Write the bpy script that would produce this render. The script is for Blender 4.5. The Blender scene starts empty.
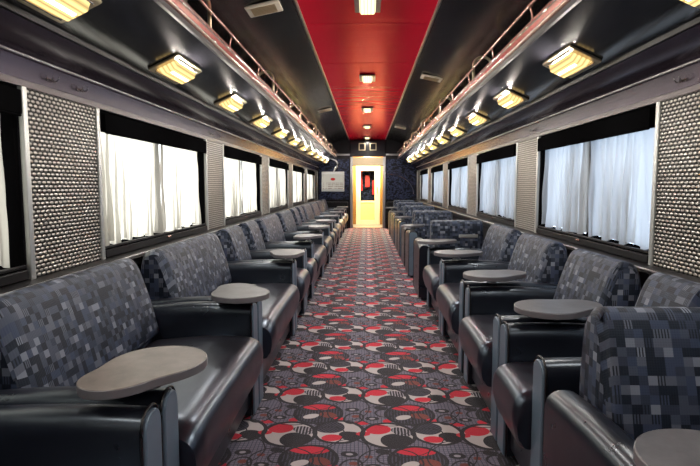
import bpy, bmesh, math, random
from mathutils import Vector, Matrix, noise
random.seed(4)
S = bpy.context.scene
C = S.collection
PI = math.pi
H = 1.17            # camera height

# ------------------------------------------------------------ helpers
def srgb(r, g, b):
    f = lambda c: (c/255/12.92) if c/255 <= .04045 else ((c/255+.055)/1.055)**2.4
    return (f(r), f(g), f(b), 1)

def tag(o, label=None, cat=None, group=None, kind=None):
    if label: o['label'] = label
    if cat: o['category'] = cat
    if group: o['group'] = group
    if kind: o['kind'] = kind
    return o

def empty(name, loc=(0, 0, 0), rz=0, label=None, cat=None, group=None, kind=None):
    o = bpy.data.objects.new(name, None); C.objects.link(o)
    o.location = loc; o.rotation_euler = (0, 0, rz)
    o.empty_display_size = .1
    return tag(o, label, cat, group, kind)

def obj(name, bm, mat, parent=None, smooth=None, bevel=None, seg=2):
    me = bpy.data.meshes.new(name)
    bmesh.ops.recalc_face_normals(bm, faces=bm.faces)
    bm.to_mesh(me); bm.free()
    for m in (mat if isinstance(mat, (list, tuple)) else [mat]):
        me.materials.append(m)
    o = bpy.data.objects.new(name, me); C.objects.link(o)
    if parent: o.parent = parent
    if smooth is not None:
        for p in me.polygons: p.use_smooth = True
        me.set_sharp_from_angle(angle=math.radians(smooth))
    if bevel:
        b = o.modifiers.new('bevel', 'BEVEL'); b.width = bevel; b.segments = seg
        b.limit_method = 'ANGLE'; b.angle_limit = math.radians(40)
        b.harden_normals = False
        for p in me.polygons: p.use_smooth = True
        me.set_sharp_from_angle(angle=math.radians(80))
    return o

def box(bm, x0, x1, y0, y1, z0, z1, mi=0):
    vs = [bm.verts.new((x, y, z)) for x in (x0, x1) for y in (y0, y1) for z in (z0, z1)]
    fs = []
    for q in ((0,1,3,2),(4,6,7,5),(0,4,5,1),(2,3,7,6),(0,2,6,4),(1,5,7,3)):
        f = bm.faces.new([vs[i] for i in q]); f.material_index = mi; fs.append(f)
    return vs

def tube(bm, pts, r, n=8, mi=0, caps=True):
    pts = [Vector(p) for p in pts]; rings = []
    for i, p in enumerate(pts):
        t = (pts[min(i+1, len(pts)-1)] - pts[max(i-1, 0)]).normalized()
        a = t.cross(Vector((0, 0, 1)))
        if a.length < .05: a = t.cross(Vector((1, 0, 0)))
        a.normalize(); b = t.cross(a)
        rings.append([bm.verts.new(p + r*(math.cos(2*PI*k/n)*a + math.sin(2*PI*k/n)*b)) for k in range(n)])
    for A, B in zip(rings, rings[1:]):
        for k in range(n):
            f = bm.faces.new((A[k], A[(k+1) % n], B[(k+1) % n], B[k])); f.material_index = mi
    if caps:
        bm.faces.new(rings[0]); bm.faces.new(rings[-1])

def extrude(bm, prof, axis, a0, a1, closed=True, cap=True, uv=False, mi=0, nseg=1, fn=None):
    """sweep a 2D profile along an axis. axis 'y': prof=(x,z); axis 'x': prof=(y,z); axis 'z': prof=(x,y)"""
    def P(p, a):
        if axis == 'y': return (p[0], a, p[1])
        if axis == 'x': return (a, p[0], p[1])
        return (p[0], p[1], a)
    L = bm.loops.layers.uv.verify() if uv else None
    arc = [0]
    n = len(prof)
    for i in range(n):
        q = prof[(i+1) % n]; arc.append(arc[-1] + math.hypot(q[0]-prof[i][0], q[1]-prof[i][1]))
    rows = []
    for s in range(nseg+1):
        a = a0 + (a1-a0)*s/nseg
        pr = [fn(p, s/nseg) for p in prof] if fn else prof
        rows.append([bm.verts.new(P(p, a)) for p in pr])
    for s in range(nseg):
        u0 = a0+(a1-a0)*s/nseg; u1 = a0+(a1-a0)*(s+1)/nseg
        for i in range(n if closed else n-1):
            j = (i+1) % n
            f = bm.faces.new((rows[s][i], rows[s][j], rows[s+1][j], rows[s+1][i])); f.material_index = mi
            if uv:
                for l, c in zip(f.loops, ((u0, arc[i]), (u0, arc[i+1]), (u1, arc[i+1]), (u1, arc[i]))): l[L].uv = c
    if cap and closed:
        for k, r in ((0, rows[0]), (1, rows[-1])):
            f = bm.faces.new(r); f.material_index = mi
            if uv:
                for l in f.loops:
                    co = l.vert.co
                    l[L].uv = (co.y+7.3, co.z) if axis == 'x' else (co.x+7.3, co.z)
    return rows

def round_prof(pts, r, seg=5):
    """round the corners of a polygon; r is a radius or a list"""
    out = []; n = len(pts)
    for i in range(n):
        rr = r[i] if isinstance(r, (list, tuple)) else r
        p = Vector(pts[i]); a = Vector(pts[i-1]); b = Vector(pts[(i+1) % n])
        if rr <= 0: out.append(tuple(p)); continue
        da = (a-p); db = (b-p); ka = min(rr, da.length*.49); kb = min(rr, db.length*.49)
        A = p + da.normalized()*ka; B = p + db.normalized()*kb
        for k in range(seg+1):
            t = k/seg
            out.append(tuple((1-t)**2*A + 2*t*(1-t)*p + t*t*B))
    return out

# ------------------------------------------------------------ node materials
class N:
    def __init__(s, name):
        s.m = bpy.data.materials.new(name); s.m.use_nodes = True
        s.t = s.m.node_tree; s.t.nodes.clear()
        s.out = s.t.nodes.new('ShaderNodeOutputMaterial')
    def n(s, typ, **k):
        x = s.t.nodes.new(typ)
        for a, b in k.items(): setattr(x, a, b)
        return x
    def l(s, a, b): s.t.links.new(a, b)
    def put(s, sock, v):
        if isinstance(v, bpy.types.NodeSocket): s.l(v, sock)
        elif v is not None: sock.default_value = v
    def math(s, op, a, b=None, c=None, clamp=False):
        x = s.n('ShaderNodeMath', operation=op, use_clamp=clamp)
        s.put(x.inputs[0], a); s.put(x.inputs[1], b)
        if c is not None: s.put(x.inputs[2], c)
        return x.outputs[0]
    def vm(s, op, a, b=None, out='Vector'):
        x = s.n('ShaderNodeVectorMath', operation=op)
        s.put(x.inputs[0], a)
        if b is not None: s.put(x.inputs[1], b)
        return x.outputs[out]
    def mix(s, f, a, b, blend='MIX'):
        x = s.n('ShaderNodeMix', data_type='RGBA', blend_type=blend)
        s.put(x.inputs[0], f); s.put(x.inputs[6], a); s.put(x.inputs[7], b)
        return x.outputs[2]
    def noise(s, vec, scale, detail=2, rough=.5, out='Fac'):
        x = s.n('ShaderNodeTexNoise'); x.inputs['Scale'].default_value = scale
        x.inputs['Detail'].default_value = detail; x.inputs['Roughness'].default_value = rough
        if vec is not None: s.l(vec, x.inputs['Vector'])
        return x.outputs[out]
    def ramp(s, f, stops, interp='LINEAR'):
        x = s.n('ShaderNodeValToRGB'); x.color_ramp.interpolation = interp
        e = x.color_ramp.elements
        while len(e) < len(stops): e.new(.5)
        for q, (p, c) in zip(e, stops): q.position = p; q.color = c
        s.l(f, x.inputs[0]); return x.outputs[0]
    def coord(s, which='Object'):
        return s.n('ShaderNodeTexCoord').outputs[which]
    def xyz(s, v):
        x = s.n('ShaderNodeSeparateXYZ'); s.l(v, x.inputs[0]); return x.outputs
    def comb(s, x=0, y=0, z=0):
        q = s.n('ShaderNodeCombineXYZ')
        for i, v in enumerate((x, y, z)): s.put(q.inputs[i], v)
        return q.outputs[0]
    def bump(s, h, strength=.3, dist=.01, normal=None):
        x = s.n('ShaderNodeBump'); x.inputs['Strength'].default_value = strength
        x.inputs['Distance'].default_value = dist; s.l(h, x.inputs['Height'])
        if normal: s.l(normal, x.inputs['Normal'])
        return x.outputs[0]
    def pbr(s, col, rough=.5, metal=0, spec=.5, normal=None, **k):
        p = s.n('ShaderNodeBsdfPrincipled')
        s.put(p.inputs['Base Color'], col); s.put(p.inputs['Roughness'], rough)
        s.put(p.inputs['Metallic'], metal); s.put(p.inputs['Specular IOR Level'], spec)
        if normal: s.l(normal, p.inputs['Normal'])
        for a, b in k.items(): s.put(p.inputs[a.replace('_', ' ')], b)
        s.l(p.outputs[0], s.out.inputs[0]); return p

def mat_plain(name, col, rough=.5, metal=0, spec=.5, bscale=0, bstr=.1, **k):
    m = N(name); co = m.coord()
    nz = m.noise(co, 9, 3)
    c = m.mix(m.math('MULTIPLY', nz, .35), col, tuple(x*.55 for x in col[:3])+(1,))
    nr = m.bump(m.noise(co, bscale, 3), bstr, .004) if bscale else None
    m.pbr(c, rough, metal, spec, nr, **k)
    return m.m

M = {}
M['black'] = mat_plain('black_paint', srgb(14, 13, 16), .4, spec=.2, bscale=60, bstr=.05)
M['black_wall'] = mat_plain('black_wall', srgb(22, 21, 25), .6, spec=.15, bscale=60, bstr=.05)
M['gloss_black'] = mat_plain('gloss_black_panel', srgb(26, 26, 30), .16, spec=.3, bscale=1.6, bstr=.35)
M['vault'] = mat_plain('vault_black', srgb(9, 9, 10), .18, spec=.2, bscale=1.8, bstr=.55)
M['cornice'] = mat_plain('cornice_paint', srgb(72, 61, 74), .2, metal=.6, spec=.6, bscale=40, bstr=.03)
M['cornice_low'] = mat_plain('cornice_dark_metal', srgb(72, 66, 68), .35, metal=.8)
M['steel'] = mat_plain('brushed_steel', srgb(176, 178, 180), .3, metal=1)
M['alu'] = mat_plain('aluminium_strip', srgb(190, 192, 190), .38, metal=.85)
M['chrome'] = mat_plain('chrome', srgb(215, 212, 210), .14, metal=1)
M['brass'] = mat_plain('pinkish_brass', srgb(205, 164, 150), .24, metal=.85)
M['lamp_metal'] = mat_plain('lamp_metal', srgb(196, 180, 150), .28, metal=.8)
M['seal'] = mat_plain('rubber_seal', srgb(10, 10, 11), .95, spec=0)
M['cream'] = mat_plain('cream_paint', srgb(240, 226, 190), .4)
M['red_paint'] = mat_plain('red_paint', srgb(190, 40, 34), .4)
M['table_edge'] = mat_plain('table_edge', srgb(122, 120, 124), .35, metal=.3)
M['piping'] = mat_plain('leather_piping', srgb(16, 16, 20), .4)

def leather(name, a, b, rough=.3, ior=1.6, tint=(.72, .86, 1, 1)):
    m = N(name); co = m.coord()
    big = m.noise(co, 3.2, 4, .6)
    h = m.math('MULTIPLY', m.noise(co, 5, 2), .5)
    rg = m.math('ADD', m.math('MULTIPLY', m.noise(co, 11, 4), .16), rough-.08)
    m.pbr(m.mix(big, a, b), rg, 0, .5, m.bump(h, .12, .01), IOR=ior,
          Specular_Tint=tint)
    return m.m
M['leather'] = leather('black_leather', srgb(27, 30, 40), srgb(16, 17, 22))
M['seat_leather'] = leather('dark_brown_black_leather', srgb(34, 27, 33), srgb(20, 18, 24), .31, 1.95, (.60, .78, 1, 1))
M['panel_leather'] = leather('lit_slate_leather', srgb(104, 122, 138), srgb(76, 90, 104), .36)  # arm leather painted lighter where the fronts catch light

def fabric():
    m = N('checked_fabric'); uv = m.coord('UV')
    sc = m.vm('MULTIPLY', uv, (1/.025, 1/.025, 0))
    fl = m.vm('FLOOR', sc); fr = m.vm('FRACTION', sc)
    w = m.n('ShaderNodeTexWhiteNoise', noise_dimensions='2D'); m.l(fl, w.inputs['Vector'])
    v = w.outputs['Value']
    base = m.ramp(v, [(0, srgb(22, 26, 37)), (.3, srgb(46, 52, 67)), (.5, srgb(64, 69, 83)),
                      (.64, srgb(84, 89, 101)), (.78, srgb(54, 62, 82)), (.93, srgb(112, 118, 130))], 'CONSTANT')
    f = m.xyz(fr)
    st = m.math('LESS_THAN', m.math('FRACT', m.math('MULTIPLY', f[0], 3)), .45)
    w2 = m.n('ShaderNodeTexWhiteNoise', noise_dimensions='2D'); m.l(m.vm('ADD', fl, (17.3, 5.1, 0)), w2.inputs['Vector'])
    on = m.math('MULTIPLY', st, m.math('GREATER_THAN', w2.outputs['Value'], .72))
    c = m.mix(on, base, srgb(26, 28, 36))
    thr = m.vm('MULTIPLY', uv, (900, 900, 0)); t = m.xyz(thr)
    h = m.math('ADD', m.math('SINE', t[0]), m.math('SINE', t[1]))
    hh = m.math('ADD', m.math('MULTIPLY', h, .3), m.math('MULTIPLY', m.noise(uv, 14, 2), 3))
    m.pbr(c, .5, 0, .25, m.bump(hh, .12, .01), Specular_Tint=(.7, .85, 1, 1))
    return m.m
M['fabric'] = fabric()

def woven():
    """embossed basket pattern steel"""
    m = N('embossed_steel'); co = m.xyz(m.coord())
    u = m.math('MULTIPLY', co[1], 1/.033); v = m.math('MULTIPLY', co[2], 1/.0175)
    row = m.math('FLOOR', v)
    off = m.math('MULTIPLY', m.math('MODULO', row, 2), .5)
    fu = m.math('SUBTRACT', m.math('FRACT', m.math('ADD', u, off)), .5)
    fv = m.math('SUBTRACT', m.math('FRACT', v), .5)
    d = m.math('SQRT', m.math('ADD', m.math('POWER', m.math('MULTIPLY', m.math('ABSOLUTE', fu), 2.0), 2), m.math('POWER', m.math('MULTIPLY', m.math('ABSOLUTE', fv), 2.1), 2)))
    h = m.math('SUBTRACT', 1, m.math('POWER', m.math('MINIMUM', d, 1), 2))
    m.pbr(m.mix(h, srgb(10, 10, 11), srgb(190, 186, 178)), .34, .8, .5, m.bump(h, .8, .006))  # dark gaps and pale crowns paint the emboss shading into the colour
    return m.m
M['woven'] = woven()

def red_ceiling():
    m = N('red_gloss_ceiling'); co = m.coord()
    s = m.xyz(co)
    wv = m.noise(m.vm('MULTIPLY', co, (.7, 5, 1)), 1.4, 2)
    m.pbr((.97, .003, .045, 1), .26, .45, .3, m.bump(wv, .28, .02), Specular_Tint=(1, .25, .3, 1))
    return m.m
M['red_ceiling'] = red_ceiling()

def curtain_mat(name, tint, seed):
    m = N(name); co = m.coord(); s = m.xyz(co)
    th = m.noise(m.vm('MULTIPLY', co, (1, 1, .12)), 60, 2)
    col = m.mix(m.math('MULTIPLY', th, .3), tint, tuple(x*.75 for x in tint[:3])+(1,))
    tr = m.n('ShaderNodeBsdfTranslucent'); m.put(tr.inputs[0], col)
    df = m.n('ShaderNodeBsdfDiffuse'); m.put(df.inputs[0], col)
    tp = m.n('ShaderNodeBsdfTransparent'); m.put(tp.inputs[0], col)
    a = m.n('ShaderNodeMixShader'); a.inputs[0].default_value = .22; m.l(tr.outputs[0], a.inputs[1]); m.l(df.outputs[0], a.inputs[2])
    b = m.n('ShaderNodeMixShader'); b.inputs[0].default_value = .07; m.l(a.outputs[0], b.inputs[1]); m.l(tp.outputs[0], b.inputs[2])
    m.l(b.outputs[0], m.out.inputs[0]); return m.m
M['curtain'] = curtain_mat('sheer_curtain', (.58, .57, .54, 1), 0)

def glass():
    m = N('window_glass')
    g = m.n('ShaderNodeBsdfGlossy'); g.inputs['Roughness'].default_value = .02; g.inputs[0].default_value = (.9, .95, 1, 1)
    t = m.n('ShaderNodeBsdfTransparent'); t.inputs[0].default_value = (.95, .97, .98, 1)
    x = m.n('ShaderNodeMixShader'); x.inputs[0].default_value = .06
    m.l(t.outputs[0], x.inputs[1]); m.l(g.outputs[0], x.inputs[2]); m.l(x.outputs[0], m.out.inputs[0]); return m.m
M['glass'] = glass()

def stone(name, k):
    m = N(name); co = m.coord()
    a = m.noise(co, 14, 5, .65); b = m.noise(co, 300, 2)
    c = m.ramp(a, [(.3, k[0]), (.7, k[1])])
    c = m.mix(m.math('MULTIPLY', b, .3), c, srgb(60, 58, 60))
    m.pbr(c, .34, 0, .5, m.bump(b, .05, .003)); return m.m
M['stone'] = stone('grey_speckled_laminate', (srgb(62, 62, 66), srgb(92, 92, 95)))
M['stone_brown'] = stone('brown_grey_laminate', (srgb(88, 80, 74), srgb(120, 110, 102)))

def lamp_mat(name, col, st):
    m = N(name); co = m.xyz(m.coord())
    rib = m.math('POWER', m.math('ABSOLUTE', m.math('SINE', m.math('MULTIPLY', co[0], 130))), 1.0)
    fall = m.math('ADD', .35, m.math('MULTIPLY', rib, .65))
    e = m.n('ShaderNodeEmission'); e.inputs[0].default_value = col
    m.l(m.math('MULTIPLY', fall, st), e.inputs[1])
    m.l(e.outputs[0], m.out.inputs[0]); return m.m
M['lens'] = lamp_mat('lamp_lens', (1, .68, .26, 1), 1.05)
M['lens_white'] = lamp_mat('lamp_lens_pale', (1, .85, .45, 1), 1.6)
M['tube'] = lamp_mat('lit_tube', (1, .9, .62, 1), 6)
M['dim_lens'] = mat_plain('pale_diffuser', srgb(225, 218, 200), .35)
M['vest'] = lamp_mat('vestibule_lamp', (1, .8, .42, 1), 9)

def carpet():
    m = N('patterned_carpet'); co = m.coord()
    p = m.vm('MULTIPLY', co, (1/.47, 1/.46, 0))
    wob = m.vm('MULTIPLY', m.vm('SUBTRACT', m.noise(co, 9, 2, out='Color'), (.5, .5, .5)), (.035, .035, 0))
    p = m.vm('ADD', p, wob)
    def dist(cx, cy, rx, ry, rot=0):
        d = m.vm('SUBTRACT', m.vm('FRACTION', m.vm('ADD', p, (.5-cx, .5-cy, 0))), (.5, .5, 0))
        if rot:
            r = m.n('ShaderNodeVectorRotate', rotation_type='Z_AXIS'); m.l(d, r.inputs['Vector'])
            r.inputs['Angle'].default_value = rot; d = r.outputs[0]
        d = m.vm('MULTIPLY', d, (1/rx, 1/ry, 0))
        return m.vm('LENGTH', d, out='Value'), d
    def inside(*a): return m.math('LESS_THAN', dist(*a)[0], 1)
    def ring(w, *a):
        return m.math('LESS_THAN', m.math('ABSOLUTE', m.math('SUBTRACT', dist(*a)[0], 1)), w)
    gray = srgb(138, 134, 154); dgray = srgb(78, 76, 96); black = srgb(26, 24, 34); beige = srgb(222, 214, 214)
    red = srgb(236, 30, 62); brick = srgb(140, 66, 54); lite = srgb(190, 184, 194)
    pc = m.xyz(p)
    gx = m.math('LESS_THAN', m.math('FRACT', m.math('MULTIPLY', pc[0], 26)), .22)
    gy = m.math('LESS_THAN', m.math('FRACT', m.math('MULTIPLY', pc[1], 26)), .22)
    c = m.mix(m.math('MAXIMUM', gx, gy), gray, dgray)
    strp = m.math('LESS_THAN', m.math('FRACT', m.math('MULTIPLY', pc[0], 30)), .38)
    strx = m.math('LESS_THAN', m.math('FRACT', m.math('MULTIPLY', m.math('ADD', pc[0], pc[1]), 24)), .4)
    # large pale discs split by dark lobes and red wedges
    A1 = inside(.22, .24, .265, .265); A2 = inside(.72, .30, .25, .25); A3 = inside(.47, .74, .26, .26)
    c = m.mix(A1, c, beige); c = m.mix(A2, c, beige)
    c = m.mix(m.math('MULTIPLY', A1, inside(.30, .12, .16, .15)), c, black)
    c = m.mix(m.math('MULTIPLY', A1, inside(.12, .36, .13, .11)), c, red)
    c = m.mix(m.math('MULTIPLY', A1, inside(.36, .32, .12, .08, .6)), c, m.mix(strp, black, lite))
    c = m.mix(m.math('MULTIPLY', A2, inside(.62, .40, .16, .14)), c, m.mix(strx, black, dgray))
    c = m.mix(m.math('MULTIPLY', A2, inside(.86, .20, .15, .10, .4)), c, black)
    c = m.mix(m.math('MULTIPLY', A2, inside(.66, .16, .10, .07)), c, red)
    c = m.mix(A3, c, m.mix(strp, black, dgray))
    c = m.mix(m.math('MULTIPLY', A3, inside(.47, .92, .2, .09)), c, red)
    c = m.mix(m.math('MULTIPLY', A3, inside(.40, .66, .09, .055, -.5)), c, beige)
    c = m.mix(m.math('MULTIPLY', A3, inside(.58, .70, .10, .07, .4)), c, brick)
    # connecting red bow ties, ovals and dots
    for a in ((.97, .26, .07, .05), (.70, .60, .06, .045), (.22, .56, .05, .05), (.94, .50, .09, .04)):
        c = m.mix(inside(*a), c, red)
    c = m.mix(inside(.97, .26, .02, .03), c, black)
    for a in ((.06, .62, .075, .05), (.84, .84, .08, .055), (.16, .90, .07, .045), (.50, .47, .045, .035)):
        c = m.mix(inside(*a), c, black)
    for a in ((.06, .62, .03, .02), (.84, .84, .032, .022)):
        c = m.mix(inside(*a), c, lite)
    c = m.mix(inside(.88, .67, .045, .035), c, brick); c = m.mix(inside(.02, .80, .04, .03), c, brick)
    for w, a in ((.08, (.22, .24, .265, .265)), (.08, (.72, .30, .25, .25)), (.07, (.47, .74, .26, .26)), (.03, (.22, .70, .30, .26)), (.03, (.80, .84, .22, .3, .4)), (.025, (.5, .1, .2, .36, .7)), (.10, (.86, .62, .10, .13, .3)), (.11, (.20, .76, .1, .1))):
        c = m.mix(ring(w, *a), c, black)
    tuft = m.noise(co, 420, 2)
    worn = m.noise(co, 5, 3)
    c = m.mix(m.math('MULTIPLY', tuft, .45), c, black)
    c = m.mix(m.math('MULTIPLY', worn, .14), c, srgb(60, 48, 60))
    m.pbr(c, .75, 0, .3, m.bump(tuft, .5, .006), Sheen_Weight=.1)
    return m.m
M['carpet'] = carpet()

def mural():
    m = N('dark_mural'); co = m.coord()
    a = m.noise(m.vm('MULTIPLY', co, (1, 1, 1.6)), 5.5, 7, .72)
    k = m.math('ABSOLUTE', m.math('SUBTRACT', a, .5))
    c = m.ramp(k, [(0, srgb(70, 80, 112)), (.014, srgb(34, 40, 64)), (.05, srgb(8, 10, 20)), (.2, srgb(8, 9, 16))])
    m.pbr(c, .5, 0, .15); return m.m
M['mural'] = mural()

# ------------------------------------------------------------ camera
cam = bpy.data.cameras.new('camera'); co = bpy.data.objects.new('camera', cam); C.objects.link(co)
co.location = (0, 0, H); cam.sensor_width = 36; cam.lens = 530/700*36
co.rotation_euler = (math.radians(90-5.07), 0, math.radians(1.84)); cam.clip_start = .03
S.camera = co

# ------------------------------------------------------------ room shell
YB, YE, XW = -2.3, 14.7, 1.39
bm = bmesh.new(); box(bm, -XW, XW, YB, YE, -.06, 0)
tag(obj('floor', bm, M['carpet']), kind='structure')

SILL, WTOP = .845, 1.567
LW = [(2.72+2.36*k, 2.72+2.36*k+1.79) for k in range(-2, 5)]
RW = [(2.61+2.36*k, 2.61+2.36*k+1.73) for k in range(-2, 5)]
LW[1] = (LW[1][0], 2.10); LW[-1] = (LW[-1][0], 13.85); RW[-1] = (RW[-1][0], 13.75)

def wall(side, wins):
    s = -1 if side == 'left' else 1
    bm = bmesh.new()
    def b(x0, x1, *r): box(bm, min(s*x0, s*x1), max(s*x0, s*x1), *r)
    b(XW, XW+.12, YB, YE, -.06, SILL-.05)
    b(XW, XW+.12, YB, YE, WTOP, 2.5)
    prev = YB
    for y0, y1 in wins:
        if y0 > prev: b(XW, XW+.12, prev, y0, SILL-.05, WTOP)
        prev = y1
    b(XW, XW+.12, prev, YE, SILL-.05, WTOP)
    tag(obj('wall_'+side, bm, M['black_wall']), kind='structure')
    # ledge below the windows
    t = empty('trim_%d' % (1 if s < 0 else 2), kind='structure')
    bm = bmesh.new()
    extrude(bm, [(s*XW, .70), (s*(XW-.075), .72), (s*(XW-.085), .765), (s*(XW-.075), .785), (s*XW, .790)], 'y', YB, YE)
    obj('window_ledge', bm, M['black'], t)
    bm = bmesh.new()
    tube(bm, [(s*(XW-.088), YB, .782), (s*(XW-.088), YE, .782)], .0045, 6)
    obj('ledge_edge', bm, M['steel'], t)
    bm = bmesh.new(); box(bm, min(s*XW, s*(XW-.05)), max(s*XW, s*(XW-.05)), YB, YE, 0, .16)
    tag(obj('baseboard_'+side, bm, M['steel'], bevel=.008), kind='structure')
    # cornice over the windows: dark metal strip, convex painted cove, then lamp panel
    t = empty('trim_%d' % (3 if s < 0 else 4), kind='structure')
    pr = [(XW, WTOP), (XW-.012, WTOP), (XW-.015, 1.592), (XW-.012, 1.594)]
    bm = bmesh.new(); extrude(bm, [(s*x, z) for x, z in pr+[(XW, 1.594)]], 'y', YB, YE); obj('steel_strip', bm, M['cornice_low'], t)
    cv = [(XW-.014, 1.594), (XW-.020, 1.63), (XW-.030, 1.670), (XW-.034, 1.682), (XW-.040, 1.690), (XW-.048, 1.696), (XW-.060, 1.701), (XW-.085, 1.710), (XW-.115, 1.724), (XW-.15, 1.745), (XW-.178, 1.764)]
    bm = bmesh.new(); extrude(bm, [(s*x, z) for x, z in cv], 'y', YB, YE, closed=False)
    obj('cove', bm, M['cornice'], t, smooth=60)
    bm = bmesh.new(); tube(bm, [(s*(XW-.036), YB, 1.684), (s*(XW-.036), YE, 1.684)], .006, 10); obj('highlight_bead', bm, M['alu'], t, smooth=60)  # highlight along the cove bend, put in as a pale metal bead
    bm = bmesh.new(); extrude(bm, [(s*x, z) for x, z in [(XW-.174, 1.760), (XW-.19, 1.760), (XW-.196, 1.782), (XW-.18, 1.80)]], 'y', YB, YE)
    obj('groove', bm, M['black'], t)
    pl = [(1.200, 1.776), (1.10, 1.823), (.98, 1.877), (.868, 1.926), (.868, 1.945), (.98, 1.897), (1.10, 1.843), (1.30, 1.80), (1.30, 1.776)]
    bm = bmesh.new(); extrude(bm, [(s*x, z) for x, z in pl], 'y', YB, YE)
    obj('lamp_panel', bm, M['gloss_black'], t, smooth=30)
    return s
wall('left', LW); wall('right', RW)

bm = bmesh.new(); box(bm, -XW, XW, YB-.1, YB, -.06, 2.5)
tag(obj('wall_back', bm, M['black_wall']), kind='structure')

# ceiling: red glossy centre, black vaults, outer roof
ce = empty('ceiling', kind='structure')
bm = bmesh.new(); box(bm, -XW-.12, XW+.12, YB-.1, YE+.1, 2.50, 2.56); obj('roof', bm, M['black_wall'], ce)
bm = bmesh.new()
seams = [YB, -1.0, .3, 1.65, 2.98, 4.3, 5.65, 7.0, 8.3, 9.6, 10.9, 12.2, 13.5, YE]
for a, b in zip(seams, seams[1:]):
    nx = 6
    pr = []
    for i in range(nx+1):
        x = -.485+.97*i/nx; pr.append((x, 2.440+.006*math.cos(x/.485*PI/2)))
    extrude(bm, pr+[(.485, 2.46), (-.485, 2.46)], 'y', a+.004, b-.004)
obj('red_panel', bm, M['red_ceiling'], ce, smooth=30)
for s in (-1, 1):
    bm = bmesh.new(); extrude(bm, [(s*.486, 2.462), (s*.486, 2.432), (s*.498, 2.428), (s*.510, 2.432), (s*.510, 2.462)], 'y', YB, YE)
    obj('edge_strip', bm, M['steel'], ce)
    pr = [(.505, 2.45), (.56, 2.44), (.66, 2.425), (.78, 2.395), (.90, 2.345), (1.02, 2.27), (1.12, 2.18), (1.20, 2.07), (1.25, 1.95), (1.27, 1.80)]
    bm = bmesh.new(); extrude(bm, [(s*x, z) for x, z in pr], 'y', YB, YE, closed=False)
    obj('vault', bm, M['vault'], ce, smooth=60)

# ------------------------------------------------------------ windows, shades, curtains, pier panels
CURT = {}
def curtain_mesh(w, top, bot, seed, flare):
    """gathered sheer hung from the top; folds open toward the hem"""
    rnd = random.Random(seed)
    nf = rnd.randint(7, 10)
    ph = [rnd.uniform(0, 2*PI) for _ in range(6)]
    bm = bmesh.new(); nx, nz = 150, 14
    rows = []
    for j in range(nz+1):
        t = j/nz; z = top+(bot-top)*t; row = []
        for i in range(nx+1):
            s = i/nx
            q = s + .018*math.sin(5*s*PI+ph[0]) + .012*math.sin(11*s+ph[1])
            a = 2*PI*nf*q + .8*t*math.sin(3*s*PI+ph[2])
            amp = (.016+.017*t)*(.65+.35*math.sin(7*s+ph[3]))
            lat = -(.35+.9*t)*(.6+.4*math.sin(4*s+ph[4]))*.013*math.sin(2*a)
            y = (s-.5)*w*(1-.05*flare*(1-t)*s) + lat + flare*.03*t*(s-.5)
            x = amp*math.sin(a) + .004*math.sin(40*s+9*t+ph[5])
            zz = z + (t**3)*(.010*math.sin(a*.5+ph[1]) + .006*math.sin(23*s+ph[2]))
            row.append(bm.verts.new((x, y, zz)))
        rows.append(row)
    for A, B in zip(rows, rows[1:]):
        for i in range(nx): bm.faces.new((A[i], A[i+1], B[i+1], B[i]))
    return bm

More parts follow.
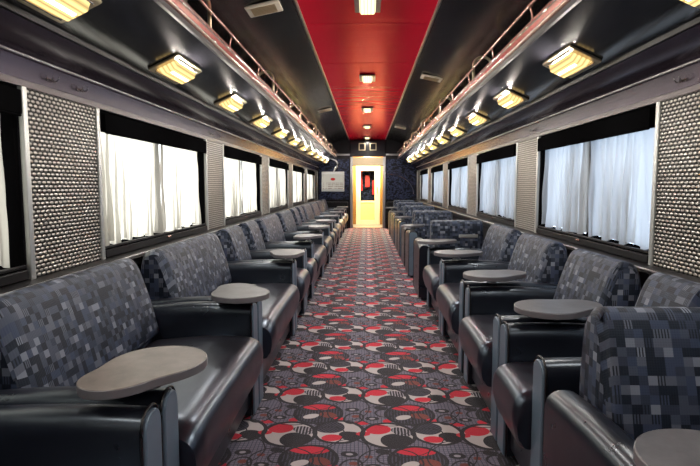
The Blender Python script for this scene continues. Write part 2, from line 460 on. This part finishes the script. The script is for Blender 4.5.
ORD = ['nearest', 'second', 'third', 'fourth', 'fifth', 'sixth', 'seventh', 'eighth', 'ninth', 'tenth', 'eleventh', 'twelfth']
wn = 0
for s, wins, side in ((-1, LW, 'left'), (1, RW, 'right')):
    for k, (y0, y1) in enumerate(wins):
        wn += 1
        if y1 < -.5: 
            pass
        w = empty('window_%d' % wn, (s*(XW+.05), (y0+y1)/2, SILL), kind='structure')
        L = (y1-y0)/2; hgt = WTOP-SILL
        def fr(name, boxes, mat, bev=.003):
            bm = bmesh.new()
            for b in boxes:
                x0, x1 = sorted((s*b[0], s*b[1])); box(bm, x0, x1, *b[2:])
            return obj(name, bm, mat, w, bevel=bev)
        fr('window_frame', [(-.045, .06, -L, L, -.05, .0), (-.045, .06, -L, L, hgt-.02, hgt), (-.045, .06, -L, -L+.022, 0, hgt-.02), (-.045, .06, L-.022, L, 0, hgt-.02)], M['seal'])
        fr('sill_rail', [(-.068, -.046, -L+.01, L-.01, -.052, -.014), (-.060, -.046, -L+.01, L-.01, -.008, .006)], M['black'])
        fr('mullion', [(.018, .05, -.035, .090, 0, hgt-.02)], M['seal'])
        fr('latch', [(-.078, -.068, -.03, .03, -.03, -.018)], M['brass'])
        bm = bmesh.new(); x0, x1 = sorted((s*.03, s*.034)); box(bm, x0, x1, -L+.02, L-.02, 0, hgt-.02); obj('pane', bm, M['glass'], w)
        vis = y1 > 1.2
        if not vis: 
            wl = None
        idx = k-1
        lab = 'black roller shade box above the %s window on the %s side' % (ORD[max(idx, 0)], side)
        if vis:
            bm = bmesh.new(); box(bm, *sorted((s*(XW-.034), s*(XW+.004))), y0+.024, y1-.024, 1.452, 1.546)
            tube(bm, [(s*(XW-.030), y0+.03, 1.447), (s*(XW-.030), y1-.03, 1.447)], .006, 8)
            tag(obj('shade_box', bm, M['seal'], bevel=.004), lab, 'window shade', 'shade boxes over the %s windows' % side)
        for h in (0, 1):
            ym = (y0+y1)/2
            a, b = ((y0+.03, ym-.02), (ym+.005, y1-.03))[h]
            wd = b-a
            bm = curtain_mesh(wd-.03, 1.50, SILL+.012, 31*wn+h, (1 if h else -1)*random.uniform(.2, 1))
            o = obj('curtain', bm, M['curtain'], smooth=180)
            o.location = (s*(XW+.034-h*.0), (a+b)/2, 0)
            tag(o, 'sheer white curtain, %s half of the %s window on the %s side' % (('near', 'far')[h], ORD[max(idx, 0)], side), 'curtain', 'sheer curtains along the %s windows' % side)
            if not vis:
                tag(o, 'sheer white curtain, %s half of the %s side window behind the viewer, %s' % (('near', 'far')[h], side, 'nearer' if k else 'farther'))
    # pier panels between the windows
    piers = [(a[1], b[0]) for a, b in zip(wins, wins[1:])] + [(wins[-1][1], YE)]
    for k, (a, b) in enumerate(piers):
        t = empty('pier_panel', (s*XW, (a+b)/2, .79), 0, None, 'wall panel')
        if k == 0:
            t['label'] = 'embossed steel wall panel on the %s side behind the viewer' % side
        else:
            t['label'] = 'embossed steel wall panel with silver edge strips, %s one along the %s wall' % (ORD[k-1], side)
        t['group'] = 'embossed panels on the %s wall' % side
        hw = (b-a)/2; z1 = WTOP-.79
        if b > 14.6: hw -= .004
        bm = bmesh.new(); box(bm, *sorted((0-s*.001, -s*.012)), -hw+.035, hw-.035, 0, z1-.002)
        obj('embossed_sheet', bm, M['woven'], t)
        for q in (-1, 1):
            bm = bmesh.new(); yc = q*(hw-.018)
            extrude(bm, round_prof([(-s*.001, yc-.016), (-s*.022, yc-.015), (-s*.022, yc+.015), (-s*.001, yc+.016)], [0, .008, .008, 0]), 'z', -.045, z1-.002)
            obj('edge_strip', bm, M['alu'], t, smooth=40)

# ------------------------------------------------------------ coat hooks on the cove
def hook(y, s, label):
    x = s*(XW-.021); z = 1.625
    t = empty('coat_hook', (x, y, z), 0, label, 'hook', 'coat hooks on the cornice')
    bm = bmesh.new(); box(bm, *sorted((s*.004, -s*.004)), -.022, .022, -.008, .008); obj('plate', bm, M['chrome'], t, bevel=.002)
    for q in (-1, 1):
        bm = bmesh.new()
        tube(bm, [(-s*.003, q*.012, 0), (-s*.018, q*.016, -.006), (-s*.028, q*.019, .002), (-s*.03, q*.02, .014)], .0032, 6)
        obj('prong', bm, M['chrome'], t, smooth=60)
for y, n in ((2.29, 'near'), (2.53, 'far')): hook(y, -1, 'small chrome coat hook, %s one of the pair above the nearest left steel panel' % n)
for y, n in ((4.69, 'near'), (4.97, 'far')): hook(y, -1, 'small chrome coat hook, %s one of the pair above the second left steel panel' % n)
hook(2.39, 1, 'small chrome coat hook above the nearest right steel panel')
hook(4.46, 1, 'small chrome coat hook above the second right steel panel')

# ------------------------------------------------------------ overhead racks
for s, side in ((-1, 'left'), (1, 'right')):
    t = empty('luggage_rack', (s*.85, 0, 1.93), 0, 'long overhead luggage rack with pinkish metal lip and brass rail on the %s' % side, 'luggage rack', 'overhead racks')
    def P(x, z): return (s*(x-.85), z-1.93)
    bm = bmesh.new()
    extrude(bm, [P(x, z) for x, z in round_prof([(.866, 1.930), (.838, 1.930), (.826, 1.945), (.832, 2.012), (.842, 2.018), (.850, 2.012), (.866, 1.95)], .006, 3)], 'y', YB+.01, YE-.01)
    obj('lip', bm, M['brass'], t, smooth=50)
    for z, nm in ((1.948, 'groove_bead'), (1.990, 'groove_bead')):
        bm = bmesh.new(); tube(bm, [(P(.828, z)[0], YB+.02, z-1.93), (P(.828, z)[0], YE-.02, z-1.93)], .004, 6)
        obj('bead', bm, M['chrome'], t, smooth=60)
    bm = bmesh.new(); extrude(bm, [P(x, z) for x, z in [(.866, 1.918), (.852, 1.905), (.838, 1.908), (.834, 1.929), (.866, 1.929)]], 'y', YB+.01, YE-.01)
    obj('lower_molding', bm, M['black'], t, smooth=50)
    bm = bmesh.new(); tube(bm, [(P(.822, 0)[0], YB+.02, .150), (P(.822, 0)[0], YE-.02, .150)], .0085, 10)
    obj('rail', bm, M['brass'], t, smooth=60)
    y = -1.7+(.0 if s < 0 else .35)
    while y < 14.4:
        bm = bmesh.new()
        tube(bm, [(P(.838, 0)[0], y, .083), (P(.832, 0)[0], y, .115), (P(.822, 0)[0], y, .150)], .007, 8)
        box(bm, *sorted((P(.834, 0)[0], P(.844, 0)[0])), y-.018, y+.018, .076, .088)
        tube(bm, [(P(.822, 0)[0], y-.014, .150), (P(.822, 0)[0], y+.014, .150)], .0125, 10)
        obj('rail_post', bm, M['brass'], t, smooth=50)
        y += .83
    for y in ([2.9, 4.84, 6.8, 8.8, 10.8, 12.8] if s < 0 else [2.4, 4.35, 6.3, 8.3, 10.3, 12.3]):
        bm = bmesh.new()
        pts = [(P(.845, 0)[0], y, .085), (P(.845, 0)[0], y, .20)]
        for k in range(9):
            a = PI*k/8
            pts.append((P(.915-.07*math.cos(a), 0)[0], y, .20+.06*math.sin(a)))
        pts.append((P(.985, 0)[0], y, -.02))
        tube(bm, pts, .010, 8); obj('divider_hoop', bm, M['lamp_metal'], t, smooth=60)

# ------------------------------------------------------------ lamps
def lamp_under(y, s, n, side):
    ang = math.atan2(.154, .332)
    t = empty('ceiling_lamp', (s*1.083, y, 1.831), 0,
              'rectangular warm lamp under the %s rack, %s' % (side, n), 'lamp', 'lamps under the %s rack' % side)
    t.rotation_euler = (0, s*ang, 0)
    bm = bmesh.new()
    extrude(bm, round_prof([(-.092, -.205), (.092, -.205), (.092, .205), (-.092, .205)], .015, 3), 'z', -.014, -.002)
    obj('flange', bm, M['lamp_metal'], t, bevel=.004)
    bm = bmesh.new()
    a = [(-.060, -.165), (.060, -.165), (.060, .165), (-.060, .165)]; b = [(x*.72, y_*.90) for x, y_ in a]
    va = [bm.verts.new((x, y_, -.014)) for x, y_ in a]; vb = [bm.verts.new((x, y_, -.046)) for x, y_ in b]
    for i in range(4): bm.faces.new((va[i], va[(i+1) % 4], vb[(i+1) % 4], vb[i]))
    bm.faces.new(vb); bm.faces.new(va)
    obj('lens', bm, M['lens'], t, bevel=.005)
    for q in (-1, 1):
        bm = bmesh.new(); box(bm, *sorted((q*.063, q*.072)), -.165, .165, -.024, -.013)
        obj('side_bar', bm, M['tube'] if q*s > 0 and False else M['chrome'], t, bevel=.003)
    bm = bmesh.new(); box(bm, -.007, .007, -.122, .122, -.0505, -.0462); obj('lit_strip', bm, M['tube'], t)
    l = bpy.data.lights.new('lamp_light', 'AREA'); l.shape = 'RECTANGLE'; l.size = .018; l.size_y = .24; l.energy = LAMP; l.color = (1, .95, .90)
    lo = bpy.data.objects.new('lamp_light', l); C.objects.link(lo); lo.location = (0, 0, -.052); lo.parent = t
    l = bpy.data.lights.new('ceiling_fill', 'AREA'); l.shape = 'RECTANGLE'; l.size = .25; l.size_y = .022; l.energy = CEIL_FILL; l.color = (1, .90, .80)  # added area light, tilted up across the aisle to brighten the red ceiling
    lo = bpy.data.objects.new('ceiling_fill', l); C.objects.link(lo); lo.location = (-s*.054, 0, -.030)
    q = Vector((-s, 0, .66)).to_track_quat('-Z', 'Y')
    lo.rotation_euler = (t.rotation_euler.to_quaternion().inverted() @ q).to_euler(); lo.parent = t
LAMP = 2.6; CEIL_FILL = 9
LN = ['nearest of its row', 'second of its row from the viewer', 'third of its row from the viewer', 'fourth of its row from the viewer', 'fifth of its row from the viewer', 'sixth of its row', 'seventh of its row', 'eighth of its row', 'ninth of its row', 'tenth of its row', 'last of its row by the end wall']
LN += ['directly above the viewer', 'the one behind the viewer']
for i in list(range(11))+[-2, -1]:
    lamp_under(1.83+1.21*i, -1, LN[i], 'left'); lamp_under(1.74+1.19*i, 1, LN[i], 'right')
RN = ['nearest one with the yellow lens', 'second from the viewer', 'third from the viewer', 'fourth from the viewer', 'last one by the door']
for i in range(5):
    y = 3.80+2.55*i
    t = empty('ceiling_lamp', (0, y, 2.437), 0, 'rectangular lamp on the red ceiling, ' + RN[i], 'lamp', 'lamps on the red ceiling')
    bm = bmesh.new(); box(bm, -.092, .092, -.175, .175, -.016, 0); obj('flange', bm, M['steel'], t, bevel=.006)
    bm = bmesh.new(); extrude(bm, [(-.058, -.016), (-.048, -.036), (.048, -.036), (.058, -.016)], 'y', -.15, .15); obj('lens', bm, M['lens_white'], t, bevel=.004)
    l = bpy.data.lights.new('lamp_light', 'AREA'); l.shape = 'RECTANGLE'; l.size = .09; l.size_y = .29; l.energy = 9; l.color = (1, .93, .85)
    lo = bpy.data.objects.new('lamp_light', l); C.objects.link(lo); lo.location = (0, 0, -.038); lo.parent = t
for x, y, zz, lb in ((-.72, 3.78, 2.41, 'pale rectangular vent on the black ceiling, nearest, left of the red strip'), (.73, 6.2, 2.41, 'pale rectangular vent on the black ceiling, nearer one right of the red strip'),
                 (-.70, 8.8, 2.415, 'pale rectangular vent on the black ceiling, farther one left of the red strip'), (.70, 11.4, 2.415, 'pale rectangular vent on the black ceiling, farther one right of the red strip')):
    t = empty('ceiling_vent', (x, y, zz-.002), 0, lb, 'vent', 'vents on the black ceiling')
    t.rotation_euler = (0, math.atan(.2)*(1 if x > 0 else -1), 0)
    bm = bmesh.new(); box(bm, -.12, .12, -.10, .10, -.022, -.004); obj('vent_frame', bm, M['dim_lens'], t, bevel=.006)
    bm = bmesh.new()
    for k in range(6): box(bm, -.085, .085, -.07+.025*k, -.06+.025*k, -.028, -.0225)
    obj('vent_slats', bm, M['lamp_metal'], t)

# ------------------------------------------------------------ seating
ARM = .115
def seat_unit(w, name, loc, rz, label, cat, group, plate=False, depth=.68):
    t = empty(name, loc, rz, label, cat, group)
    hw = w/2
    # base with recessed kick
    bm = bmesh.new()
    box(bm, -hw+ARM+.002, hw-ARM-.002, .015, .60, .065, .265)
    box(bm, -hw+.03, hw-.03, .05, .60, 0, .06)
    obj('base', bm, M['leather'], t, bevel=.01)
    # cushion
    bm = bmesh.new()
    cw = hw-ARM-.004
    pr = round_prof([(-.045, .238), (-.078, .36), (-.045, .448), (.20, .452), (.47, .425), (.47, .238)], [.02, .09, .075, .1, .03, .01], 6)
    def crown(p, f): 
        e = min(f, 1-f); k = 1-.05*max(0, 1-e*18)**2
        return (p[0]+(1-k)*.25, p[1] - (.030*max(0, 1-e*16)**2 if p[1] > .3 else 0) + (.006*math.sin(PI*f) if p[1] > .4 else 0))
    extrude(bm, pr, 'x', -cw, cw, nseg=24, fn=crown)
    c = obj('seat_cushion', bm, M['seat_leather'], t, smooth=50)
    # backrest in checked fabric
    bw = hw-ARM-.004
    bm = bmesh.new()
    pr = round_prof([(.435, .46), (.475, .62), (.535, .80), (.585, .833), (.655, .80), (.675, .62), (.675, .24), (.49, .24), (.47, .30), (.478, .43)],
                    [.03, .05, .06, .06, .07, .05, .01, .01, .01, .01], 6)
    def soft(p, f):
        e = min(f, 1-f); k = max(0, 1-e*22)**2
        return (p[0]+(.02*k if p[0] < .56 else -.015*k), p[1]-(.022*k if p[1] > .6 else 0))
    extrude(bm, pr, 'x', -bw, bw, nseg=26, uv=True, fn=soft)
    b = obj('backrest', bm, M['fabric'], t, smooth=50)
    if plate:
        bm = bmesh.new(); box(bm, -.20, -.01, .677, .684, .655, .685); p = obj('plate', bm, M['alu'], t, bevel=.002); p['label'] = 'pale metal plate'
    # arms
    for q in (-1, 1):
        xc = q*(hw-ARM/2)
        a = ARM/2-.002
        bm = bmesh.new()
        pr = round_prof([(xc-a, .03), (xc-a, .60), (xc+a, .60), (xc+a, .03)], [0, .06, .06, 0], 7)
        def top(p, f):
            y = f
            dz = -.035*f*f - .012*(1-f)**3
            return (p[0], p[1] + (dz if p[1] > .4 else 0))
        extrude(bm, pr, 'y', .004, .62, nseg=10, fn=top)
        ar = obj('arm', bm, M['leather'], t, smooth=50)
        bm = bmesh.new()
        a2 = a*.92
        pr = round_prof([(xc-a2, .03), (xc-a2, .585), (xc+a2, .585), (xc+a2, .03)], [0, .055, .055, 0], 7)
        extrude(bm, pr, 'y', -.012, .004)
        pn = obj('arm_front', bm, M['panel_leather'], ar, bevel=.006, seg=3)
        pn['label'] = 'slate-toned arm front with caught light painted in'
        bm = bmesh.new()
        n = len(pr); tube(bm, [(p[0], -.001, p[1]) for p in round_prof([(xc-a, .03), (xc-a, .594), (xc+a, .594), (xc+a, .03)], [0, .06, .06, 0], 7)], .0042, 6)
        obj('piping', bm, M['piping'], ar, smooth=60)
    return t

XL, XR = -.570, .590
# left side, facing the aisle (+x): local -y must map to +x  -> rz = +90deg
LJ = [.20, 1.39, 2.66, 4.06, 4.78, 5.45, 6.72, 7.87, 8.55, 9.22, 10.5, 11.8, 13.1, 14.35]
lname = {0: 'black leather loveseat at the lower left corner, only its far arm in view',
         1: 'black leather loveseat with checked back, nearest whole one on the left',
         2: 'black leather loveseat with checked back, on the left between the second and third tables',
         3: 'black armchair with checked back just past the third table on the left',
         4: 'black armchair with checked back on the left, before the fourth table',
         5: 'black loveseat on the left between the fourth and fifth tables',
         6: 'black loveseat on the left between the fifth and sixth tables',
         7: 'black armchair on the left just past the sixth table',
         8: 'black armchair on the left just before the seventh table',
         9: 'black loveseat on the left just past the seventh table',
         10: 'black loveseat on the left just past the eighth table',
         11: 'black loveseat on the left, second from the end wall',
         12: 'black loveseat on the left touching the end wall'}
for i, (a, b) in enumerate(zip(LJ, LJ[1:])):
    single = (b-a) < .9
    seat_unit(b-a-.012, 'armchair' if single else 'loveseat', (XL, (a+b)/2, 0), PI/2, lname[i], 'armchair' if single else 'sofa', 'seats along the left wall')
RJ = [(1.70, 2.29), (2.29, 3.11), (3.17, 4.10), (4.10, 5.06)]
rname = ['black armchair with checked back on the right, partly hidden by the nearest tall blue-grey back',
         'black armchair with checked back on the right between the two nearest oval tables',
         'black armchair with checked back on the right between the second and third oval tables',
         'black armchair with checked back on the right just before the first seat turned away']
for (a, b), n in zip(RJ, rname):
    seat_unit(b-a-.012, 'armchair', (XR, (a+b)/2, 0), -PI/2, n, 'armchair', 'aisle facing armchairs along the right wall')
# seats set across the car on the right; f=-1 faces the viewer, +1 faces the far door
cross = [(.93, -1, 'black armchair facing the viewer with large blue-grey checked back, nearest at lower right'),
         (6.0, 1, 'seat turned away with pale plate on its checked back, on the right'),
         (6.72, -1, 'seat facing the viewer on the right, second of those set across the car'),
         (8.15, 1, 'seat facing the far door on the right, second of those turned away'),
         (8.62, -1, 'seat facing the viewer on the right, third of those set across the car'),
         (10.05, 1, 'seat facing the far door on the right, third of those turned away'),
         (10.5, -1, 'seat facing the viewer on the right, fourth of those set across the car'),
         (11.93, 1, 'seat facing the far door on the right, fourth of those turned away'),
         (12.5, -1, 'seat facing the viewer on the right, last one before the end wall')]
for y, f, n in cross:
    seat_unit(.76, 'armchair', (.91, y, 0), 0 if f < 0 else PI, n, 'armchair', 'armchairs set across the car on the right', plate=(y == 6.0))

# ------------------------------------------------------------ tables
def table(x, y, rot, label, group, sc=1.0, arm_off=(0, 0), flip=1, mat='stone'):
    t = empty('side_table', (x, y, .602), rot, label, 'table', group)
    # two-lobed kidney outline
    blobs = [(.055, 0, .145), (-.115, .045, .080)]
    def f(px, py): return sum(r*r/max(1e-6, (px-cx)**2+(py-cy)**2) for cx, cy, r in blobs)
    pts = []
    n = 72
    for k in range(n):
        a = 2*PI*k/n; lo, hi = 0, .5
        dx, dy = math.cos(a), math.sin(a)
        for _ in range(30):
            mid = (lo+hi)/2
            if f(.0+dx*mid, 0+dy*mid) > 1.25: lo = mid
            else: hi = mid
        pts.append((dx*lo*sc, dy*lo*sc*flip))
    bm = bmesh.new(); extrude(bm, pts, 'z', .034, .060)
    for fc in bm.faces: fc.material_index = 0 if len(fc.verts) > 4 else 1
    obj('table_top', bm, [M[mat], M['table_edge']], t, bevel=.003)
    bm = bmesh.new()
    ax, ay = arm_off
    for r, z0, z1 in ((.05, .026, .0335), (.02, .0, .026), (.032, -.0, .005)):
        extrude(bm, [(ax+r*math.cos(2*PI*k/20), ay+r*math.sin(2*PI*k/20)) for k in range(20)], 'z', z0, z1)
    obj('pivot_post', bm, M['steel'], t, smooth=40)
ltn = ['large brown-grey kidney table top, nearest on the left', 'grey kidney table top, second on the left, with a notch on its window side',
       'grey oval table top, third on the left', 'grey oval table top, fourth on the left', 'grey oval table top, fifth on the left',
       'grey oval table top, sixth on the left', 'grey oval table top, seventh on the left', 'grey oval table top, eighth on the left',
       'grey oval table top, ninth on the left', 'grey oval table top, farthest on the left']
for i, (y, rot) in enumerate(((1.45, 1.45), (2.53, -.95), (4.06, 1.9), (5.45, 1.5), (6.72, 1.7), (7.87, 1.4), (9.22, 1.6), (10.5, 1.5), (11.8, 1.6), (13.1, 1.5))):
    table((-.615, -.635)[i] if i < 2 else -.605, y, rot, ltn[i], 'tables along the left seats', 1.0, mat='stone_brown' if i == 0 else 'stone')
for x, y, rot, n in ((.81, 2.27, -2.55, 'grey oval table top on the right, second nearest, on the arms between two armchairs'),
                  (.74, 3.11, -2.5, 'grey oval table top on the right, third nearest'),
                  (.70, 4.12, -2.6, 'grey oval table top on the right, fourth nearest'),
                  (.65, 5.0, -2.5, 'grey oval table top on the right beside the first seat turned away'),
                  (.70, .95, 2.9, 'blue-grey table top at the lower right corner, cut by the frame'),
                  (.60, 6.95, 1.3, 'grey table top on the right, on the second seat facing the viewer'),
                  (.60, 8.85, 1.3, 'grey table top on the right, on the third seat facing the viewer'),
                  (.60, 10.75, 1.3, 'grey table top on the right, on the fourth seat facing the viewer'),
                  (.60, 12.75, 1.3, 'grey table top on the right, farthest one')):
    table(x, y, rot, n, 'tables along the right seats', 1.0)

# ------------------------------------------------------------ end wall, murals, doorway
D0, D1, DT = -.42, .46, 1.97     # doorway
bm = bmesh.new()
box(bm, -XW, D0, YE, YE+.1, -.06, 2.5); box(bm, D1, XW, YE, YE+.1, -.06, 2.5); box(bm, D0, D1, YE, YE+.1, DT, 2.5)
tag(obj('wall_end', bm, M['black_wall']), kind='structure')
for s, x0, x1, n in ((-1, -1.33, -.50, 'dark blue mural of tangled pale lines on the end wall, left of the door'), (1, .53, 1.33, 'dark blue mural with curved shape on the end wall, right of the door')):
    t = empty('wall_mural', ((x0+x1)/2, YE-.002, .80), 0, n, 'mural', 'murals on the end wall')
    hw = (x1-x0)/2
    bm = bmesh.new(); box(bm, -hw, hw, -.012, 0, 0, 1.10); obj('picture', bm, M['mural'], t)
    if s > 0:
        bm = bmesh.new()
        tube(bm, [(-hw+.03+.72*math.sin(a*PI/2/12), -.020, .15+.55*math.cos(a*PI/2/12)) for a in range(13)], .008, 6)
        o = obj('curve', bm, M['steel'], t, smooth=60)
bm = bmesh.new(); box(bm, -1.36, D0-.06, YE-.03, YE-.001, 2.0, 2.05); box(bm, D1+.06, 1.36, YE-.03, YE-.001, 2.0, 2.05)
tag(obj('trim_5', bm, M['steel'], bevel=.006), kind='structure')
bm = bmesh.new(); box(bm, -1.3, -.52, YE-.16, YE-.02, 0, .74)
box(bm, .54, 1.3, YE-.16, YE-.02, 0, .74)
tag(obj('trim_6', bm, M['black'], bevel=.02), kind='structure')
d = empty('door_1', ((D0+D1)/2, YE, 0), kind='structure')
hw = (D1-D0)/2
bm = bmesh.new()
box(bm, -hw-.05, -hw+.03, -.03, .11, 0, DT+.0); box(bm, hw-.03, hw+.05, -.03, .11, 0, DT)
obj('door_jamb', bm, M['steel'], d, bevel=.01)
bm = bmesh.new(); box(bm, -hw-.05, hw+.05, -.035, .0-.001, DT, 2.42); obj('header_panel', bm, M['gloss_black'], d, bevel=.01)
bm = bmesh.new(); box(bm, -hw+.02, hw-.02, -.028, .10, 1.72, DT-.02); obj('transom', bm, M['lamp_metal'], d, bevel=.012)
for x in (-.16, .14):
    bm = bmesh.new(); box(bm, x-.09, x+.09, -.045, -.036, 2.14, 2.34); f = obj('notice_frame', bm, M['lamp_metal'], d, bevel=.003)
    bm = bmesh.new(); box(bm, x-.07, x+.07, -.049, -.0455, 2.16, 2.32); obj('notice', bm, M['black_wall'], f)
bm = bmesh.new(); box(bm, -hw+.031, hw-.031, -.02, .1, .0, .015); obj('threshold', bm, M['brass'], d)

# vestibule beyond, with a cream inner door
V1 = YE+1.5
bm = bmesh.new(); box(bm, -.60, .62, YE+.1, V1, -.06, 0); tag(obj('floor', bm, M['alu']), kind='structure')
bm = bmesh.new()
box(bm, -.70, -.60, YE+.1, V1+.1, -.06, 2.3); box(bm, .62, .72, YE+.1, V1+.1, -.06, 2.3)
box(bm, -.70, .72, YE+.1, V1+.1, 2.2, 2.3); box(bm, -.6, -.34, V1, V1+.08, 0, 2.2); box(bm, .40, .62, V1, V1+.08, 0, 2.2); box(bm, -.34, .40, V1, V1+.08, 2.0, 2.2)
M['tan'] = mat_plain('tan_paint', srgb(150, 112, 52), .4)
tag(obj('wall_vestibule', bm, M['tan']), kind='structure')
bm = bmesh.new(); box(bm, -.7, .72, V1+.6, V1+.7, -.1, 2.3); box(bm, -.8, -.7, V1+.1, V1+.7, -.1, 2.3); box(bm, .72, .8, V1+.1, V1+.7, -.1, 2.3); box(bm, -.8, .8, V1+.1, V1+.7, 2.3, 2.35); box(bm, -.8, .8, V1+.08, V1+.7, -.1, -.06)
tag(obj('wall_far', bm, M['mural']), kind='structure')
d = empty('door_2', (.03, V1, 0), kind='structure')
bm = bmesh.new()
box(bm, -.365, -.23, .0, .05, 0, 1.99); box(bm, .20, .365, .0, .05, 0, 1.99); box(bm, -.23, .20, 0, .05, 1.63, 1.99); box(bm, -.23, .20, 0, .05, .66, .72); box(bm, -.23, .2, 0, .05, 0, .13)
obj('door_leaf', bm, M['cream'], d, bevel=.006)
M['lower'] = mat_plain('pale_green_panel', srgb(206, 222, 150), .4)
bm = bmesh.new(); box(bm, -.23, .2, .015, .035, .13, .66); obj('lower_panel', bm, M['lower'], d)
bm = bmesh.new(); box(bm, -.23, .2, .022, .028, .72, 1.63); obj('pane', bm, M['glass'], d)
bm = bmesh.new(); tube(bm, [(.27, -.05, .95), (.27, -.05, 1.15)], .012, 8); tube(bm, [(.27, -.05, .96), (.27, 0, .96)], .01, 8); tube(bm, [(.27, -.05, 1.14), (.27, 0, 1.14)], .01, 8)
obj('door_handle', bm, M['chrome'], d, smooth=60)
bm = bmesh.new(); box(bm, .53, .615, V1-.9, V1-.1, 0, .95)
tag(obj('red_cabinet', bm, M['red_paint'], bevel=.01), 'low red box standing inside the bright doorway at right', 'cabinet')
bm = bmesh.new()
for k in range(5): box(bm, -.5+.22*k, -.36+.22*k, V1+.45, V1+.55, .9+.12*(k % 3), 1.35+.15*((k*2) % 3))
tag(obj('poster_boards', bm, M['red_paint']), 'red shapes seen through the glass of the far cream door', 'poster')
t = empty('ceiling_lamp', (.02, YE+.8, 2.198), 0, 'bright warm lamp on the ceiling of the end vestibule', 'lamp')
bm = bmesh.new(); box(bm, -.25, .25, -.25, .25, -.012, 0); obj('flange', bm, M['steel'], t)
bm = bmesh.new(); box(bm, -.22, .22, -.22, .22, -.045, -.012); obj('lens', bm, M['vest'], t, bevel=.01)
l = bpy.data.lights.new('lamp_light', 'POINT'); l.energy = 190; l.color = (1, .87, .60); l.shadow_soft_size = .12
lo = bpy.data.objects.new('lamp_light', l); C.objects.link(lo); lo.location = (0, 0, -.2); lo.parent = t

# screen hanging left of the door on a curved arm
t = empty('hanging_screen', (-.86, 13.4, 1.28), 0, 'small pale screen with red emblem hung from a curved arm left of the door', 'screen')
bm = bmesh.new(); box(bm, -.285, .285, -.02, .03, -.25, .25); obj('housing', bm, M['alu'], t, bevel=.008)
m = N('lit_screen'); co_ = m.coord(); x = m.xyz(co_)
e = m.n('ShaderNodeEmission')
rows = m.math('LESS_THAN', m.math('FRACT', m.math('MULTIPLY', x[2], 22)), .4)
band = m.math('LESS_THAN', x[2], -.03)
txt = m.math('MULTIPLY', m.math('MULTIPLY', rows, band), m.math('GREATER_THAN', m.noise(m.vm('MULTIPLY', co_, (1, 1, .1)), 30, 1), .45))
c = m.mix(txt, srgb(206, 200, 186), srgb(140, 120, 112))
d0 = m.vm('LENGTH', m.vm('MULTIPLY', m.vm('SUBTRACT', co_, (0, 0, .06)), (1/.06, 0, 1/.035)), out='Value')
c = m.mix(m.math('LESS_THAN', d0, 1), c, srgb(196, 60, 60))
m.l(c, e.inputs[0]); e.inputs[1].default_value = .42; m.l(e.outputs[0], m.out.inputs[0])
bm = bmesh.new(); box(bm, -.262, .262, -.0235, -.0205, -.188, .188); obj('screen', bm, m.m, t)
bm = bmesh.new()
pts = [(.02, .0, .20), (.02, .01, .26), (.05, .02, .32), (.10, .02, .38), (.115, .02, .46), (.07, .02, .53), (-.02, .02, .565), (-.16, .02, .60)]
tube(bm, pts, .02, 8); obj('arm', bm, M['steel'], t, smooth=60)

# ------------------------------------------------------------ world and colour management
w = bpy.data.worlds.new('sky'); S.world = w; w.use_nodes = True
nt = w.node_tree; nt.nodes.clear()
o = nt.nodes.new('ShaderNodeOutputWorld'); b = nt.nodes.new('ShaderNodeBackground')
tc = nt.nodes.new('ShaderNodeTexCoord'); sx = nt.nodes.new('ShaderNodeSeparateXYZ'); rp = nt.nodes.new('ShaderNodeValToRGB')
mp = nt.nodes.new('ShaderNodeMapRange'); mp.inputs['From Min'].default_value = -1
nt.links.new(tc.outputs['Generated'], sx.inputs[0]); nt.links.new(sx.outputs[0], mp.inputs[0]); nt.links.new(mp.outputs[0], rp.inputs[0])
rp.color_ramp.elements[0].color = (1, .93, .76, 1); rp.color_ramp.elements[1].color = (.50, .66, .95, 1)
mr = nt.nodes.new('ShaderNodeMapRange'); mr.inputs['From Min'].default_value = -1; mr.inputs['To Min'].default_value = .8; mr.inputs['To Max'].default_value = 2.5
nt.links.new(sx.outputs[1], mr.inputs[0]); nt.links.new(mr.outputs[0], b.inputs[1])
sl = bpy.data.lights.new('sun', 'SUN'); sl.energy = 4.5; sl.angle = math.radians(1.5); sl.color = (1, .95, .85)
so = bpy.data.objects.new('sun', sl); C.objects.link(so); so.rotation_euler = Vector((.62, -.72, -.34)).to_track_quat('-Z', 'Y').to_euler()
nt.links.new(rp.outputs[0], b.inputs[0]); nt.links.new(b.outputs[0], o.inputs[0])

S.view_settings.view_transform = 'Standard'; S.view_settings.look = 'None'
S.view_settings.gamma = 1; S.view_settings.use_curve_mapping = False
S.view_settings.exposure = .85
